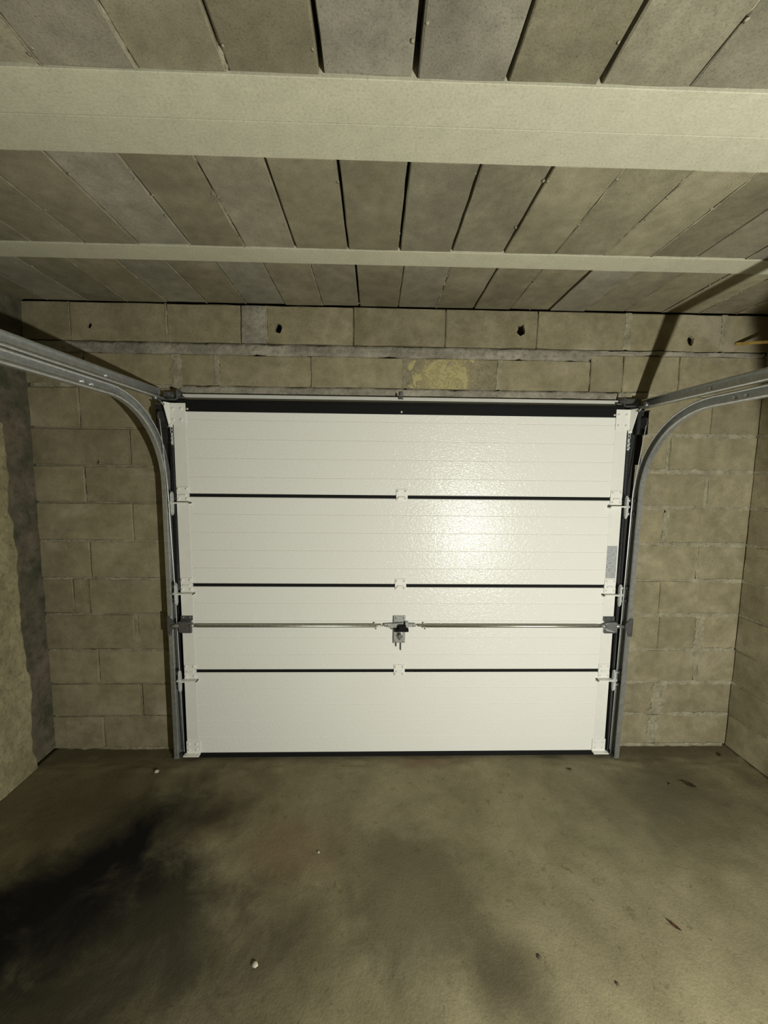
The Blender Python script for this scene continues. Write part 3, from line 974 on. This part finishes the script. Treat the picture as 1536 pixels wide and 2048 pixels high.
    box(bm, xs_ - .004, xs_ + .004, ys_ - .003, ys_ + .003, .985, 1.037, .001)
    part('spring_anchor', bm, 'dark_steel', sp)
    # lifting cable from the pulley to the bottom bracket
    bm = bmesh.new()
    tube(bm, [(X - s * .020, -.118, 1.905), (DX + s * (DW + (.036 if s < 0 else .046)), -.100, 1.55), (DX + s * (DW + (.026 if s < 0 else .042)), -.092, 1.0), (DX + s * (DW + (.016 if s < 0 else .030)), -.088, .045)], .0024, 7)
    part('lift_cable', bm, 'bright_zinc', root, True)
    # latch catch on the rail
    bm = bmesh.new()
    cx = X + off(.79)
    prism(bm, [(cx + s * .004, YF - .006, .846), (cx - s * .014, YF - .006, .846), (cx - s * .024, YF - .006, .826), (cx - s * .036, YF - .006, .812),
               (cx - s * .036, YF - .006, .782), (cx - s * .022, YF - .006, .768), (cx - s * .018, YF - .006, .740), (cx + s * .004, YF - .006, .740)], (0, .005, 0))
    box(bm, min(cx + s * .001, cx + s * .005), max(cx + s * .001, cx + s * .005), YF - .006, -.036, .742, .844, .001)
    tube(bm, [(cx - s * .008, YF - .004, .836), (cx - s * .008, YF - .012, .836)], .007, 10)
    tube(bm, [(cx - s * .008, YF - .004, .750), (cx - s * .008, YF - .012, .750)], .007, 10)
    part('latch_catch', bm, 'dark_steel', root)
    # foot plate
    bm = bmesh.new()
    xf = X + off(0)
    box(bm, min(xf - s * .036, xf + s * .012), max(xf - s * .036, xf + s * .012), YF + .004, -.012, 0.0, .006, .001)
    part('foot_plate', bm, 'dark_steel', root)
    return root
track_set(-1, 'galvanised curved door track with spring beside the rough plastered wall')
track_set(1, 'galvanised curved door track with spring beside the corner with yellow batten')

# header rail of the frame
bm = bmesh.new()
prism(bm, [(XA + .03, -.012, 2.016), (XA + .03, -.036, 2.016), (XA + .03, -.036, 2.047), (XA + .03, -.030, 2.050), (XA + .03, -.012, 2.050)], (2 * DW - .06, 0, 0))
hd = structure(link('trim_1', finish(bm, 'trim_1'), 'header_paint'))
tag(hd, 'pale grey steel rail along the top of the garage door', 'door frame')
bm = bmesh.new()
box(bm, .125, .150, -.052, -.010, 2.036, 2.041, .001)
box(bm, .125, .129, -.052, -.034, 2.036, 2.060, .001)
box(bm, .129, .150, -.014, -.010, 2.036, 2.082, .001)
tube(bm, [(.140, -.014, 2.070), (.140, -.022, 2.070)], .008, 8)
part('fixing_clip', bm, 'dark_steel', hd)

# ================================================================== LOOSE THINGS
# batten propped between back wall and right wall, high in the corner
def bar(name, a, b_, wd, ht, mat):
    a, b_ = Vector(a), Vector(b_)
    d = (b_ - a).normalized()
    sd = d.cross(Vector((0, 0, 1))).normalized(); u = sd.cross(d)
    bm = bmesh.new()
    pts = [a + sd * x + u * z for x, z in ((-wd / 2, -ht / 2), (wd / 2, -ht / 2), (wd / 2, ht / 2), (-wd / 2, ht / 2))]
    prism(bm, pts, b_ - a)
    bmesh.ops.bevel(bm, geom=list(bm.edges), offset=.0012, segments=1, affect='EDGES')
    cen = (a + b_) / 2
    bmesh.ops.translate(bm, verts=bm.verts, vec=-cen)
    return link(name, finish(bm, name), mat, None, cen)
tag(bar('wooden_batten', (1.978, -.008, 2.367), (2.150, -.55, 2.235), .012, .014, 'yellow_wood'),
    'thin yellow wooden batten propped high in the corner below the ceiling', 'batten')

def leaf(x, y, L, Wd, ang, mat, label, curl=.25):
    bm = bmesh.new()
    n = 8
    rows = []
    for i in range(n + 1):
        t = i / n
        wv = Wd / 2 * math.sin(math.pi * min(1, t * .96 + .04)) ** .8
        u = (t - .5) * L
        row = []
        for k in (-1, -.5, 0, .5, 1):
            jag = 1 + .12 * ((i % 2) * 2 - 1) * (abs(k) == 1)
            row.append(bm.verts.new((u, k * wv * jag, .002 + curl * Wd * abs(k) ** 1.5 * .5 + curl * L * .35 * (t - .5) ** 2 * 2)))
        rows.append(row)
    for a, b_ in zip(rows, rows[1:]):
        for k in range(4): bm.faces.new((a[k], a[k + 1], b_[k + 1], b_[k]))
    bmesh.ops.solidify(bm, geom=list(bm.faces), thickness=.0008)
    tube(bm, [(-L * .5, 0, .003 + curl * L * .17), (-L * .62, .001, .004 + curl * L * .1), (-L * .75, .004, .002)], .0009, 5)
    o = link('dry_leaf', finish(bm, 'dry_leaf', True), mat, None, (x, y, -.001), (0, 0, math.radians(ang)))
    return tag(o, label, 'leaf', 'dry leaves on the floor')
leaf(1.69, -.302, .062, .030, -35, 'leaf', 'curled dark brown leaf on the floor near the right track foot')
leaf(1.111, -.938, .040, .014, -55, 'russet_leaf', 'narrow russet leaf lying alone on the open floor')
leaf(1.102, -.187, .030, .012, 5, 'leaf', 'small dark leaf scrap lying just in front of the door')
leaf(2.05, -.085, .030, .018, 40, 'leaf', 'dark leaf scrap against the wall in the corner under the batten')

def pebble(x, y, r, mat, label, seed):
    bm = bmesh.new()
    bmesh.ops.create_icosphere(bm, subdivisions=2, radius=r)
    for v in bm.verts:
        f = 1 + .35 * noise.noise(v.co * (1.3 / r) + Vector((seed, 0, 0)))
        v.co = Vector((v.co.x * f * 1.15, v.co.y * f * .9, v.co.z * f * .65))
    o = link('pebble', finish(bm, 'pebble', True), mat, None, (x, y, r * .5 - .002))
    return tag(o, label, 'pebble', 'pebbles on the floor')
pebble(-1.181, -.181, .011, 'stone', 'pale pebble on the floor near the left track foot', 1)
pebble(-.387, -1.026, .009, 'stone', 'pale chip of stone on the open floor beside dark oil stains', 2)
pebble(-.231, -.643, .005, 'stone', 'tiny pale grit grain on the rusty floor patch', 3)
pebble(1.588, -.300, .007, 'dark_stone', 'small dark grit lump next to the curled brown leaf', 4)
pebble(.574, -1.019, .006, 'dark_stone', 'small dark grit lump on pale floor beside a brown stain', 5)
pebble(.799, -1.092, .005, 'dark_stone', 'tiny dark grit grain on clean pale floor', 6)
